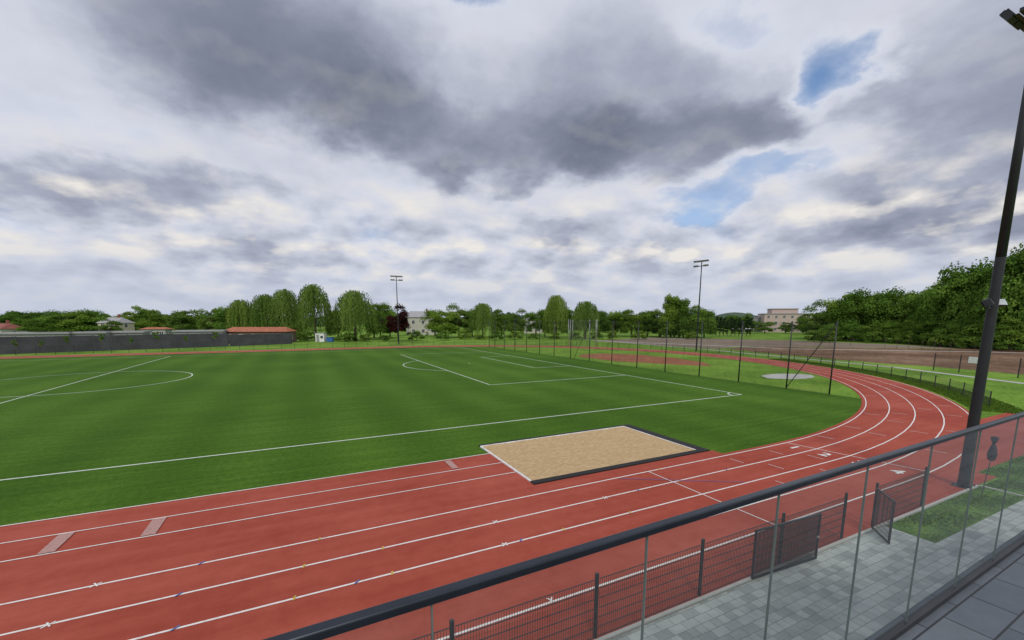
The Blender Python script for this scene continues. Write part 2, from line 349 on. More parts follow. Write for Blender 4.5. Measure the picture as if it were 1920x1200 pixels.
for k,dg in enumerate('1234'):
    cu=bpy.data.curves.new('num','FONT'); cu.body=dg; cu.size=.84; cu.align_x='CENTER'; cu.align_y='CENTER'; cu.offset=.018
    to=bpy.data.objects.new('tmp',cu); link(to); bpy.context.view_layer.update()
    me=bpy.data.meshes.new_from_object(to.evaluated_get(bpy.context.evaluated_depsgraph_get())); bpy.data.objects.remove(to)
    me.materials.clear(); me.materials.append(M_line)
    o=obj('lane_number',me,loc=(20.85+.1*k,11.66-1.28*k,.040)); o.rotation_euler=(0,0,-math.pi/2); struct(o)
# football lines
m=MB(); w=.12; zz=.016
X0,X1,Y0,Y1,YM,XM=-72.7,32.3,22.6,91.0,56.8,-20.2
m.strip([(X0,Y0),(X1+.06,Y0)],w,zz); m.strip([(X0,Y1),(X1+.06,Y1)],w,zz); m.strip([(X1,Y0+.06),(X1,Y1-.06)],w,zz)
m.strip([(XM,Y0+.06),(XM,Y1-.06)],w,zz)
m.strip(arc(XM,YM,9.15,0,2*math.pi,64)[:-1],w,zz+.004,True)
m.strip([(X1-.06,36.65),(15.8,36.65)],w,zz); m.strip([(X1-.06,76.95),(15.8,76.95)],w,zz); m.strip([(15.8,36.71),(15.8,76.89)],w,zz+.004)
m.strip([(X1-.06,47.6),(26.8,47.6)],w,zz); m.strip([(X1-.06,66),(26.8,66)],w,zz); m.strip([(26.8,47.6),(26.8,66)],w,zz+.004)
a=math.acos(5.5/9.15); m.strip(arc(21.3,YM,9.15,math.pi-a,math.pi+a,20),w,zz)
m.strip([(21.15,YM),(21.45,YM)],.3,zz)
m.strip(arc(X1,Y0,1.0,math.pi/2,math.pi,8),w,zz+.004)
struct(obj('pitch_line',m.me('pitch_line',M_fline)))
# surroundings
def ragged(pts,amp,n=10):
    out=[]
    for i in range(len(pts)):
        a,b=pts[i],pts[(i+1)%len(pts)]
        for k in range(n):
            t=k/n; out.append((a[0]+(b[0]-a[0])*t+random.uniform(-amp,amp),a[1]+(b[1]-a[1])*t+random.uniform(-amp,amp)))
    return out
m=MB().poly(ragged([(42,59),(42.5,50),(45,44.5),(49,39),(52.5,43),(54.5,51),(54,58),(50,63),(45,63)],.35,5),.012); struct(obj('clay_area',m.me('clay_area',M_clay)))
m=MB().poly([(47.6+3.4*math.cos(t*math.pi/10)*(1+.08*math.sin(t*2)),28.0+2.0*math.sin(t*math.pi/10)) for t in range(20)],.014); struct(obj('concrete_throwing_circle',m.me('throwing_circle',M_conc)))
struct(obj('bare_earth',MB().poly(ragged([(73,2),(73.8,20),(75,33),(77,45),(81,61),(92,65),(112,51),(133,35),(140,10),(138,-10),(80,-14)],.7,9),.012).me('bare_earth',M_dirt)))
struct(obj('gravel_yard',MB().poly([(80,62.3),(78,104),(112,116),(136,80),(134,36.2),(112,52.3),(92,66.3)],.008).me('gravel_yard',M_gravel)))
struct(obj('road',MB().strip([(79,104),(90,72),(94,56),(106,45.5),(121,31),(130,8),(134,-30)],1.4,.018).me('road',M_conc)))
struct(obj('path',MB().strip([(84,120),(76,60),(72.6,44),(69.0,27),(62.5,14.5),(60,3),(60,-15)],1.0,.022).me('path',M_conc)))
struct(obj('pavement',MB().poly([(-20,.5),(24,.5),(24,4.6),(15.2,4.6),(15.2,5.72),(-20,5.72)],.020).me('pavement',M_paver)))
struct(obj('kerb',MB().box(-20,22,5.74,5.82,0,.06).box(22,22.1,4.7,5.74,0,.06).me('kerb',M_conc)))
struct(obj('grass_verge',MB().poly([(15.2,4.62),(60,4.62),(60,5.72),(15.2,5.72)],.024).poly([(24.02,5.73),(60,5.73),(60,6.38),(24.02,6.38)],.024).me('grass_verge',M_verge)))

# sand pit
e=empty('sand_pit',(7.4,13.12,0)); thing(e,'long jump pit of raked sand with black rubber edging','sand pit')
nx,ny=90,56; V=[];F=[]
for j in range(ny+1):
    for i in range(nx+1):
        px_=.1+8.75*i/nx; py_=.3+5.04*j/ny
        V.append((px_,py_,.055+(.0 if i in(0,nx) or j in(0,ny) else .020*math.sin(px_*3.1+py_*5+math.sin(py_*2.3)*2)*math.sin(py_*4.1-px_)+rng.normal()*.010)))
for j in range(ny):
    for i in range(nx):
        k=j*(nx+1)+i; F.append((k,k+1,k+nx+2,k+nx+1))
obj('sand',mesh('sand',V,F,M_sand,True),e)
obj('border',MB().box(0,9.4,0,.3,0,.07).box(0,9.4,5.34,5.54,0,.07).box(8.85,9.4,.3,5.34,0,.07).me('border',M_black),e)
obj('edge_strip',MB().box(0,.07,.3,5.34,0,.075).box(.07,8.85,5.28,5.34,.01,.075).box(8.80,8.85,.3,5.28,.01,.075).me('edge_strip',M_white),e)

# ------------------------------------------------------------------ ball stop fence
e=empty('ball_stop_fence',(38.8,19.4,0)); thing(e,'tall black ball stop netting on steel posts behind the goal','fence')
ys=[0,3.5,8.2,12.9,17.8,22.6,27.6,32.8,37.8,42.8,47.8,52.8,57.8,62.8,67.8,71]
pm=MB().tube((0,0,0),(0,0,6),.06,.05,8).me('post',M_dark,True)
for y_ in ys: obj('post',pm,e,(0,y_,0))
obj('brace',MB().tube((0,3.5,.1),(0,.05,5.8),.035,.035,6).me('brace',M_dark),e)
obj('brace',MB().tube((0,36.8,.1),(0,32.9,5.8),.035,.035,6).me('brace',M_dark),e)
obj('net',MB().box(-.004,.004,.05,70.9,.05,5.9).me('net',M_net),e)
c=MB()
for z_ in (.06,3.0,5.9): c.box(.01,.022,0,71,z_,z_+.012)
obj('cable',c.me('cable',M_dark),e)

# ------------------------------------------------------------------ mesh fences
def panel_mesh(name,L,H,step,rw=.0028,z0=.06,hs=.2,th=.006):
    m=MB(); n=int(L/step)
    for i in range(n+1):
        x=i*L/n; m.box(x-rw,x+rw,-.003,.003,z0,z0+H)
    zz=z0
    while zz<=z0+H+.001:
        m.box(0,L,-.003-th,-.003,zz-.004,zz+.004); m.box(0,L,.003,.003+th,zz-.004,zz+.004); zz+=hs
    return m.me(name,M_fence)
e=empty('mesh_fence',(0,5.9,0)); thing(e,'low anthracite double wire mesh fence between track and paving','fence')
pxs=[-9.55,-6.7,-3.85,-1.0,1.85,4.7,7.55,10.4,13.2]
pmN=MB().box(-.035,.035,-.025,.025,0,1.36).me('post',M_dark)
for x_ in pxs+[14.85,17.9]:
    o=obj('post',pmN,e,(x_,0,0)); bevel(o,.006,1)
pan=panel_mesh('fence_panel',2.75,1.2,.05,.0032)
for x_ in pxs[:-1]: obj('fence_panel',pan,e,(x_+.05,-.035,0))
obj('fence_panel',panel_mesh('fence_panel',2.95,1.2,.05,.0032),e,(14.9,-.035,0))
def gate(name,loc,rz,L,label,step):
    g=empty(name,loc,rz); thing(g,label,'gate')
    fr=MB().box(0,.04,-.02,.02,.06,1.28).box(L-.04,L,-.02,.02,.06,1.28).box(.04,L-.04,-.02,.02,1.24,1.28).box(.04,L-.04,-.02,.02,.06,.10)
    obj('frame',fr.me('frame',M_dark),g)
    p=MB(); n=int((L-.08)/step)
    for i in range(1,n): 
        x=.04+i*(L-.08)/n; p.box(x-.003,x+.003,-.004,.004,.1,1.24)
    for k in range(1,9):
        zz=.1+k*1.14/9; p.box(.04,L-.04,-.006,.006,zz-.003,zz+.003)
    obj('mesh_infill',p.me('mesh_infill',M_fence),g)
    obj('handle',MB().box(L-.12,L-.05,-.05,-.02,.66,.70).me('handle',M_galv),g)
gate('wicket_gate',(14.6,5.80,0),R(-135),.98,'open anthracite wicket gate swung over the paving',.05)
gate('folded_gate',(9.1,5.74,0),R(-4),2.3,'dense dark mesh gate leaf folded back along the fence',.026)
e=empty('perimeter_fence',(CX,CY,0)); thing(e,'low dark mesh fence curving round the outside of the running track','fence')
rf=49.1; step=2.55; da=step/rf
a=R(-61); pf=MB().box(-.03,.03,-.03,.03,0,1.12).me('post',M_dark); pl=panel_mesh('fence_panel',2.47,1.0,.10,.004,.05,.25,.005)
while a<math.pi/2-.02:
    p=(rf*math.cos(a),rf*math.sin(a)); o=obj('post',pf,e,(p[0],p[1],0)); o.rotation_euler=(0,0,a)
    p2=(rf*math.cos(a+da),rf*math.sin(a+da)); o=obj('fence_panel',pl,e,(p[0],p[1],0)); o.rotation_euler=(0,0,math.atan2(p2[1]-p[1],p2[0]-p[0]))
    a+=da
e=empty('back_fence',(-60,104.6,0)); thing(e,'low dark mesh fence along the back straight','fence')
for i in range(32):
    obj('post',pf,e,(i*2.55,0,0)); obj('fence_panel',pl,e,(i*2.55+.03,0,0))
e=empty('enclosure_fence',(66.5,9,0),R(78)); thing(e,'tall dark mesh enclosure fence beside the concrete path','fence')
ph=MB().box(-.04,.04,-.04,.04,0,2.1).me('post',M_dark); plh=panel_mesh('fence_panel',2.45,1.9,.10,.005,.05,.25,.006)
for i in range(7):
    obj('post',ph,e,(i*2.5,0,0))
    if i<6 and i!=3: obj('fence_panel',plh,e,(i*2.5+.03,0,0))
sg=obj('notice_sign',MB().box(-.45,.45,-.015,.015,0,.7).box(-.47,.47,-.01,.01,-.02,0).me('notice_sign',M_white),loc=(68.55,20.0,1.25)); sg.rotation_euler=(0,0,R(78-180))
thing(sg,'small white notice board on a dark mesh fence','sign')

# ------------------------------------------------------------------ terrace and railing
DZ=4.38; TW=R(1.5)
e=empty('terrace_building',(0,0,0),TW); thing(e,'raised terrace with dark slabs above a pale rendered wall','building')
obj('floor',MB().box(-8,16,-5,.92,DZ-.2,DZ).me('floor',M_deck),e)
obj('wall',MB().box(-7.8,15.8,-4.8,.40,0,DZ-.203).me('wall',simple('render',(.5,.5,.48),.9)),e)
e=empty('glass_railing',(0,.86,DZ),TW); thing(e,'frameless glass balustrade with dark steel handrail on the terrace','railing')
RX0,RX1=-4.5,10
o=obj('handrail',MB().box(RX0,RX1,-.015,.015,1.042,1.066).me('handrail',M_rail),e); bevel(o,.006,3)
o=obj('base_channel',MB().box(RX0,RX1,-.018,.018,0,.04).me('base_channel',M_dark),e); bevel(o,.004,1)
xs=[.225+.66*i for i in range(-7,15)]
for i in range(len(xs)-1):
    a,b=xs[i]+.003,xs[i+1]-.003
    obj('glass_pane',mesh('glass_pane',[(a,0,.042),(b,0,.042),(b,0,1.040),(a,0,1.040)],[(0,1,2,3)],M_glass),e)
gm=MB().box(-.0018,.0018,-.004,.004,.041,1.041).me('glass_edge',M_glassedge)
for x_ in xs: obj('glass_edge',gm,e,(x_,0,0))

# ------------------------------------------------------------------ floodlight masts
lm=MB().box(-.22,.22,-.08,.06,-.17,.17)
for i in range(5): lm.box(-.2+i*.1-.006,-.2+i*.1+.006,-.14,-.08,-.14,.14)
lamp_me=lm.me('floodlight',M_mast)
face_me=MB().box(-.2,.2,.06,.068,-.15,.15).me('lamp_glass',M_glasslamp)
def mast(loc,rz,H,r0,r1,near=False,label='tall dark floodlight mast with two crossbars of lamps'):
    e=empty('floodlight_mast',loc,rz); thing(e,label,'floodlight','floodlight masts round the sports ground')
    m=MB().tube((0,0,.03),(0,0,H*.5),r0,(r0+r1)/2,20,False).tube((0,0,H*.5),(0,0,H),(r0+r1)/2,r1,20)
    m.tube((0,0,1.2),(0,0,1.22),r0+.01,r0+.01,20)
    obj('pole',m.me('pole',M_mast,True),e)
    b=MB().box(-.27,.27,-.27,.27,0,.04)
    for sx_ in(-.22,.22):
        for sy_ in(-.22,.22): b.tube((sx_,sy_,.04),(sx_,sy_,.12),.025,.025,8)
    obj('base_plate',b.me('base_plate',M_mast),e)
    for zz in (H-.15,H-1.05):
        obj('crossbar',MB().box(-1.45,1.45,-.05,.05,zz-.05,zz+.05).box(-1.45,1.45,.05,.3,zz-.09,zz-.075).me('crossbar',M_mast),e)
        for x in (-1.3,-.78,.78,1.3) if zz<H-1 else (-1.3,-.78,-.26,.26,.78,1.3):
            o=obj('floodlight',lamp_me,e,(x,.32,zz-.02)); o.rotation_euler=(R(-35),0,0)
            f=bpy.data.objects.new('lamp_glass',face_me); link(f); f.parent=o
    if near:
        for s_ in (-1,1):
            obj('bracket',MB().box(min(0,s_*.46),max(0,s_*.46),-.03,.03,6.45,6.51).me('bracket',M_mast),e)
            o=obj('spotlight',lamp_me,e,(s_*.48,-.02,6.66)); o.rotation_euler=(R(30),0,R(180-25*s_)); o.scale=(.85,1,.75)
            f=bpy.data.objects.new('lamp_glass',face_me); link(f); f.parent=o
    return e
mast((21.5,6.02,0),0,16.35,.165,.10,True,'tall dark floodlight mast with extra spotlights beside the track')
mast((22.8,112.7,0),R(180),17.3,.15,.085)
mast((71.5,60.6,0),R(100),17.7,.15,.085)
e=empty('bagged_stake',(20.6,5.3,0)); thing(e,'black bag tied over a thin leaning stake in the grass','stake')
obj('stake',MB().tube((0,0,0),(.75,.1,1.5),.015,.012,6).me('stake',M_dark),e)
b=MB(); prof=[(.03,0),(.10,.05),(.13,.25),(.08,.5),(.035,.62),(.09,.75),(.11,.85),(.02,.88)]
for i in range(len(prof)-1): b.tube((.75,.1,1.2+prof[i][1]),(.75,.1,1.2+prof[i+1][1]),prof[i][0],prof[i+1][0],10,False)
obj('bag',b.me('bag',M_black,True),e)

# ------------------------------------------------------------------ trees
def leaves(name,P,Nn,size,aspect,tone,mat,vertical=False):
    n=len(P); rnd=rng.normal(size=(n,3))
    Nn=Nn/np.maximum(np.linalg.norm(Nn,axis=1,keepdims=True),1e-6)
    if vertical:
        up=np.tile(np.array([0,0,1.]),(n,1))+rnd*.12
        u=np.cross(up,Nn+rnd[:,::-1]*.4); u/=np.maximum(np.linalg.norm(u,axis=1,keepdims=True),1e-6); v=up
    else:
        u=np.cross(Nn,rnd); u/=np.maximum(np.linalg.norm(u,axis=1,keepdims=True),1e-6); v=np.cross(Nn,u)
    su=(size*.5)[:,None]*u; sv=(size*.5*aspect)[:,None]*v
    j=rng.uniform(.5,1.1,size=(n,4,1))
    V=np.stack([P-su*j[:,0]-sv*.3,P+su*.3-sv*j[:,1],P+su*j[:,2]+sv*.3,P-su*.3+sv*j[:,3]],1).reshape(-1,3)
    me=bpy.data.meshes.new(name); me.vertices.add(4*n); me.vertices.foreach_set('co',V.ravel().astype(np.float32))
    me.loops.add(4*n); me.loops.foreach_set('vertex_index',np.arange(4*n,dtype=np.int32))
    me.polygons.add(n); me.polygons.foreach_set('loop_start',np.arange(0,4*n,4,dtype=np.int32))
    me.update(calc_edges=True)
    at=me.attributes.new('tone','FLOAT','FACE'); at.data.foreach_set('value',np.clip(tone,0,1).astype(np.float32))
    me.materials.append(mat); return me
def sphere_pts(n):
    v=rng.normal(size=(n,3)); return v/np.linalg.norm(v,axis=1,keepdims=True)
def trunk_mesh(H,r,limbs,top):
    m=MB(); m.tube((0,0,-.05),(0.05,0,H*.25),r*1.25,r*.9,9,False); m.tube((.05,0,H*.25),(0,.05,H*top),r*.9,r*.35,9)
    for i in range(limbs):
        a=i*2.4+random.random(); z0=H*(.2+.3*random.random()); l=H*(.22+.12*random.random())
        m.tube((0,0,z0),(math.cos(a)*l*.8,math.sin(a)*l*.8,z0+l*.9),r*.45,r*.12,6)
    return m.me('trunk',M_bark)
def round_tree(H,Wd,nl,per,mat,leaf=.42,low=.15,shape=0):
    P=[];Q=[];Tn=[]
    zc=H*(1+low)/2; hz_=H*(1-low)/2
    for i in range(nl):
        d_=sphere_pts(1)[0]; rr=random.uniform(.35,.84)
        lr=random.uniform(.2,.42)*Wd/2*1.25
        c=np.array([d_[0]*Wd/2*rr,d_[1]*Wd/2*rr,zc+d_[2]*hz_*rr*1.0])
        if shape==0 and i%3==0: c[2]=H*random.uniform(.14,.42); a_=random.uniform(0,6.28); c[0]=math.cos(a_)*Wd*.3;c[1]=math.sin(a_)*Wd*.3
        if shape==1: 
            t=(c[2]-H*low)/(H*(1-low)); c[:2]*=max(.15,1.1-t)
        if shape==2:
            t=(i+.5)/nl; c=np.array([rng.normal()*Wd*.13,rng.normal()*Wd*.13,H*(low+(1-low)*t*.95)]); lr=Wd*.5*(.62-.4*abs(t-.4))*1.3
        s_=sphere_pts(per); s_[:,2]=np.where(s_[:,2]<-.3,-s_[:,2]*.6,s_[:,2])
        rad=lr*rng.uniform(.62,1.12,size=(per,1))
        sc=np.array([1,1,.85 if shape!=2 else 1.5]); p=c+s_*rad*sc
        P.append(p);Q.append(s_); Tn.append(np.clip(random.uniform(.1,.8)+rng.normal(size=per)*.2,0,1))
    P=np.concatenate(P);Q=np.concatenate(Q);Tn=np.concatenate(Tn)
    P[:,2]=np.maximum(P[:,2],H*.04)
    P[:,2]*=H/np.percentile(P[:,2],99.7)
    return leaves('crown',P,Q+rng.normal(size=Q.shape)*.5,rng.uniform(.6,1.3,len(P))*leaf,1.0,Tn,mat)
def willow_crown(H,Wd,mat,ns=480):
    P=[];Q=[];S=[];Tn=[]
    ph=random.uniform(0,6.28)
    for i in range(ns):
        a=random.uniform(0,2*math.pi); t=math.sqrt(random.random()); 
        rad=Wd/2*(.96*t); 
        top=H*(.98-.36*t**3.2)+random.uniform(-.4,.3)+.6*math.sin(a*3+ph+t*4)*t
        lob=1+.12*math.sin(a*4+ph+t*3); rad*=lob
        bot=max(H*.12,top-H*random.uniform(.2,.68)*(.55+.45*t))
        n=int((top-bot)/.36)+1; zz=np.linspace(top,bot,n)
        ou=(np.linspace(0,1,n)**.6)*.5
        x=math.cos(a)*(rad+ou)+rng.normal(size=n)*.16; y=math.sin(a)*(rad+ou)+rng.normal(size=n)*.16
        P.append(np.stack([x,y,zz],1)); Q.append(np.tile([math.cos(a),math.sin(a),.4],(n,1))); S.append(rng.uniform(.26,.5,n)); Tn.append(np.full(n,.5+.28*math.sin(a*4+ph*2)+random.uniform(-.25,.25))+rng.normal(size=n)*.14)
    P1=np.concatenate(P)
    return leaves('crown',P1,np.concatenate(Q),np.concatenate(S),1.35,np.concatenate(Tn),mat,True)
def proto(kind,H,Wd,crown,trunk): return (kind,H,Wd,crown,trunk)
protos={
 'willow':[proto('willow_tree',14,11,willow_crown(14,11,L_willow),trunk_mesh(14,.38,5,.8)),proto('willow_tree',14,10,willow_crown(14,10,L_willow,420),trunk_mesh(14,.35,5,.8)),proto('willow_tree',14,10.5,willow_crown(14,10.5,L_willow,400),trunk_mesh(14,.35,5,.8))],
 'round':[proto('broadleaf_tree',12,10,round_tree(12,10,26,360,L_green,.42,.1),trunk_mesh(12,.25,6,.75)),proto('broadleaf_tree',12,9.5,round_tree(12,9.5,28,340,L_green,.4,.06),trunk_mesh(12,.25,6,.75)),proto('broadleaf_tree',12,9,round_tree(12,9,24,360,L_dark,.42,.05),trunk_mesh(12,.25,6,.75)),proto('broadleaf_tree',12,9,round_tree(12,8.5,20,380,L_willow,.4,.05),trunk_mesh(12,.25,6,.75))],
 'dark':[proto('broadleaf_tree',12,10,round_tree(12,10,38,380,L_dark,.42,.02),trunk_mesh(12,.28,6,.75)),proto('broadleaf_tree',12,11,round_tree(12,11,40,360,L_dark,.42,.02),trunk_mesh(12,.28,6,.75))],
 'poplar':[proto('poplar_tree',14,4,round_tree(14,4.2,16,330,L_dark,.36,.06,2),trunk_mesh(14,.2,4,.85))],
 'copper':[proto('copper_leaved_tree',10,6.5,round_tree(10,6.5,22,380,L_red,.36,.06),trunk_mesh(10,.18,5,.75))],
 'cypress':[proto('conifer_tree',7,2.2,round_tree(7,2.4,22,150,L_cyp,.28,.04,1),trunk_mesh(7,.1,2,.85))],
 'sapling':[proto('sapling',3.4,1.2,round_tree(3.4,1.3,7,60,L_green,.2,.45,3),trunk_mesh(3.4,.035,3,.9))],
 'bush':[proto('bush',2.2,3.4,round_tree(2.2,3.6,9,150,L_green,.24,.1),trunk_mesh(2.2,.05,3,.5))],
}
LAB={'willow':('shaggy weeping willow with pale green hanging strands','tree','willows beyond the back straight'),
 'round':('leafy green broadleaf tree beyond the fence','tree','broadleaf trees round the ground'),
 'dark':('dense green broadleaf tree beside the bare field','tree','dense trees beside the bare field'),
 'poplar':('tall narrow poplar with upright branches','tree','poplars behind the yard'),
 'copper':('dark copper-leaved tree among green willows','tree',None),
 'cypress':('narrow dark conifer in a planted row','tree','row of conifers'),
 'sapling':('thin young sapling planted in the grass','tree','young saplings by the fences'),
 'bush':('low rounded green bush on the grass','bush','bushes behind the fence')}
def plant(kind,x,y,H=None,Wd=None,var=None):
    pr=protos[kind][random.randrange(len(protos[kind])) if var is None else var]
    e=empty(pr[0],(x,y,0),random.uniform(0,6.28)); lb=LAB[kind]; thing(e,lb[0],lb[1],lb[2])
    sz=(H or pr[1])/pr[1]; sw=(Wd or pr[2]*sz)/pr[2]; e.scale=(sw,sw,sz)
    obj('crown',pr[3],e); obj('trunk',pr[4],e)
def pol(u,F):   # bearing given as tangent offset from the viewing axis, distance along it
    t=(u-960)/806.; x=F*.4431+F*t*.8965; y=F*.8965-F*t*.4431; return x,y
TREES=[('willow',455,138,12.6,9.4),('willow',500,136,14.2,9.6),('willow',536,134,15.6,9.4),('willow',590,130,16.8,9.8),('willow',665,128,14.8,11.6),('round',430,155,11,10),('round',478,150,11,10),
 ('round',632,140,9.5,8),('round',712,140,11.5,9.5),('copper',745,126,10.6,6.8),('round',700,150,12,9),('round',560,150,10,9),('round',730,150,10,8),
 ('round',835,150,9.5,10),('round',860,155,11.8,11),('round',815,165,10,10),('willow',905,145,11.8,8.6),('round',940,160,10,9),('round',968,170,10.5,10),('round',885,160,10,9),
 ('round',1005,180,9.5,10),('willow',1043,144,14.4,8.6),('willow',1098,140,12.2,9.5),('round',1072,155,10.5,9),('round',1125,165,9.8,9),('round',1022,160,10,8),
 ('round',1155,170,9.6,10),('round',1185,165,10,11),('round',1215,165,9.8,10),('round',1237,160,9,9),
 ('poplar',1251,150,14.8,5),('poplar',1266,152,14.2,5.2),('poplar',1283,150,13.4,5),('poplar',1259,155,14.2,5.4),('poplar',1275,155,13.2,5),('dark',1305,150,11,9),('dark',1322,152,10,8),('round',1240,158,10,8),
 ('round',35,170,9.6,12),('dark',10,160,8.6,10),('round',85,180,9.6,13),('dark',115,165,9.6,12),('dark',150,165,10,12),('dark',180,168,9.6,12),('round',235,180,9.6,12),('dark',265,190,12,11),
 ('round',300,170,10,12),('round',335,165,9.6,12),('round',365,170,10,12),('round',395,160,10,11),('round',415,165,10.4,10),('round',60,150,6.5,9),('round',205,150,7,8),
 ('round',745,175,9.6,9),('round',1400,230,10,9),('round',1408,200,6.5,8),('round',1436,205,5.5,8),('round',1475,205,5,8),('round',1508,200,7.5,8),('round',1520,180,9,9),('round',1375,210,8.5,9)]
for t,u,F_,H,Wd in TREES:
    x_,y_=pol(u,F_); plant(t,x_,y_,H,Wd)
for u,F_,H,Wd in [(1530,138,10.5,10),(1550,142,12.5,11),(1577,134,13.8,10.5),(1604,130,14.8,11),(1632,130,13.6,10),(1660,126,14.8,11),(1690,124,14.1,10.5),(1722,120,14.2,11),(1747,114,13.8,10),
     (1768,106,16.2,11),(1793,102,18.4,11.5),(1822,100,17.6,11),(1850,98,19.0,12),(1882,94,19.2,12),(1914,90,21.2,13),(1950,88,21,13),(1990,86,22,14),(2040,86,21,14),
     (1590,142,12.5,12),(1618,140,13.4,12),(1648,138,13.6,12),(1705,132,13.6,12),(1780,116,16,12),(1840,112,17.4,13),(1900,106,19.4,13),
     (1560,128,5,8),(1600,125,5,8),(1640,122,5,8),(1680,118,5.5,8),(1715,114,6,8),(1740,108,6,8),(1770,102,6,8),(1800,98,6.5,8),(1832,95,7,8),(1865,92,7,8),(1900,88,7,8)]:
    x_,y_=pol(u,F_); plant('dark' if random.random()<.55 else 'round',x_,y_,H,Wd)
for i in range(11):
    x_,y_=pol(1337+i*7.2,165); plant('cypress',x_,y_,random.uniform(6.6,7.8),2.2)
for u,F_ in [(20,76),(70,78),(120,80),(185,82),(240,84.5),(290,87),(345,91),(400,94),(555,116),(575,118),(690,118),(770,116),(800,118),(1665,98),(1688,92),(1710,95),(1735,90),(1760,88),(1790,84),(1836,80),(1600,102),(1560,105)]:
    x_,y_=pol(u,F_); plant('sapling',x_,y_,random.uniform(2.4,3.8))
for u,F_ in [(560,125),(575,130),(640,124),(655,126),(685,126),(720,125),(780,130),(830,132),(870,135),(900,134),(930,134),(965,138),(1000,138),(1040,138),(1080,136),(1120,138),(1150,138),(1200,138),(1300,140),(1530,122),(1560,120),(1640,116),(1690,112),(1720,108),(1770,98),(1820,93),(1870,88),(1905,84)]:
    x_,y_=pol(u,F_); plant('bush',x_,y_,random.uniform(1.8,3.2),random.uniform(4,6))
def wood(name,F0,F1,n,H0,H1,leaf,mat,u0=-150,u1=2200,per=46):
    P=[]
    for i in range(n):
        u=random.uniform(u0,u1); Fd=random.uniform(F0,F1); x,y=pol(u,Fd); H=random.uniform(H0,H1)*(.85+.15*math.sin(u*.021)+.08*math.sin(u*.05)); r=random.uniform(4,8)
        s_=sphere_pts(per); s_[:,2]=np.abs(s_[:,2]); q=s_*np.array([r,r,H*.62])*rng.uniform(.7,1,size=(per,1))+np.array([x,y,H*.36]); P.append(q)
    P=np.concatenate(P)
    o=obj(name,leaves(name,P,rng.normal(size=P.shape),rng.uniform(.7,1.3,len(P))*leaf,1,rng.uniform(0,1,len(P)),mat)); o['kind']='stuff'; return o
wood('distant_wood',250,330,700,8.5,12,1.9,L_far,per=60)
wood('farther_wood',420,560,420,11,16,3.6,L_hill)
V=[];F=[];nn=40
for j in range(9):
    for i in range(nn+1):
        u=1180+i*14; Fd=800+j*40; x_,y_=pol(u,Fd); h=(20*math.exp(-((u-1375)/60)**2)+12*math.exp(-((u-1560)/110)**2))*math.sin(math.pi*j/8)*1.2
        V.append((x_,y_,h-.5))
for j in range(8):
    for i in range(nn): k=j*(nn+1)+i; F.append((k,k+1,k+nn+2,k+nn+1))
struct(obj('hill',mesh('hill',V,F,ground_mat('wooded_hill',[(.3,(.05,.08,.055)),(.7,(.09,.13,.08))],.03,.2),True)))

# ------------------------------------------------------------------ buildings
M_roof=simple('orange_roof',(.36,.12,.06),.8,0,.3,1.5,.3); M_roofd=simple('red_roof',(.24,.08,.06),.8,0,.3,1.5)
M_win=simple('window_glass',(.05,.06,.08),.15); M_greyroof=simple('grey_roof',(.32,.32,.33),.8)
def house(x,y,rz,L,D,H,wall,roof,roofh,label,floors,nwin,flat=False,chim=True,name='house'):
    e=empty(name,(x,y,0),rz); thing(e,label,'house' if name=='house' else 'building')
    obj('wall',MB().box(-L/2,L/2,-D/2,D/2,0,H).me('wall',wall),e)
    if flat:
        o=obj('roof',MB().box(-L/2-.3,L/2+.3,-D/2-.3,D/2+.3,H+.002,H+.35).me('roof',roof),e)
    else:
        ov=.4; V=[(-L/2-ov,-D/2-ov,H),(L/2+ov,-D/2-ov,H),(L/2+ov,D/2+ov,H),(-L/2-ov,D/2+ov,H),(-L/2+D*.15,0,H+roofh),(L/2-D*.15,0,H+roofh)]
        o=obj('roof',mesh('roof',V,[(0,1,5,4),(1,2,5),(2,3,4,5),(3,0,4),(0,3,2,1)],roof),e); o.location.z=.003
    if chim: obj('chimney',MB().box(-.3,.3,-.3,.3,H,H+roofh+1.1).me('chimney',M_roofd),o,(L*.2,0,0))
    wm=MB().box(-.55,.55,-.05,.03,0,1.4).me('window',M_win); fm=MB().box(-.63,.63,-.08,0,-.08,0).box(-.63,.63,-.08,0,1.4,1.48).box(-.63,-.55,-.08,0,0,1.4).box(.55,.63,-.08,0,0,1.4).box(-.03,.03,-.08,-.05,0,1.4).me('frame',M_white)
    for f in range(floors):
        for i in range(nwin):
            xx=-L/2+(i+.5)*L/nwin; w_=obj('window',wm,e,(xx,-D/2,1.0+f*(H/floors))); q=bpy.data.objects.new('frame',fm); link(q); q.parent=w_
            if i==0:
                for s_ in (-1,1):
                    w2=obj('window',wm,e,(s_*L/2,0,1.0+f*(H/floors))); w2.rotation_euler=(0,0,s_*math.pi/2); q=bpy.data.objects.new('frame',fm); link(q); q.parent=w2
    return e
W_pink=simple('pink_render',(.50,.39,.35),.9,0,.1); W_pale=simple('pale_render',(.5,.48,.42),.9); W_cream=simple('cream_render',(.55,.5,.38),.9); W_grey=simple('grey_render',(.3,.3,.3),.9)
rzc=R(-26.3)
x_,y_=pol(1470,228); e=house(x_,y_,rzc-R(15),22,12,9.4,W_pink,M_greyroof,.4,'pink rendered three-storey block with stepped flat roof',3,6,True,True,'apartment_block')
obj('roof_storey',MB().box(-7,5,-3.5,4.5,9.752,12.0).box(-7.4,5.4,-3.9,4.9,12.002,12.3).me('roof_storey',W_pink),e)
x_,y_=pol(1425,236); house(x_,y_,rzc-R(15),13,10,7.6,W_grey,M_greyroof,.4,'lower grey block joined beside a pink building',2,4,True,False,'grey_block')
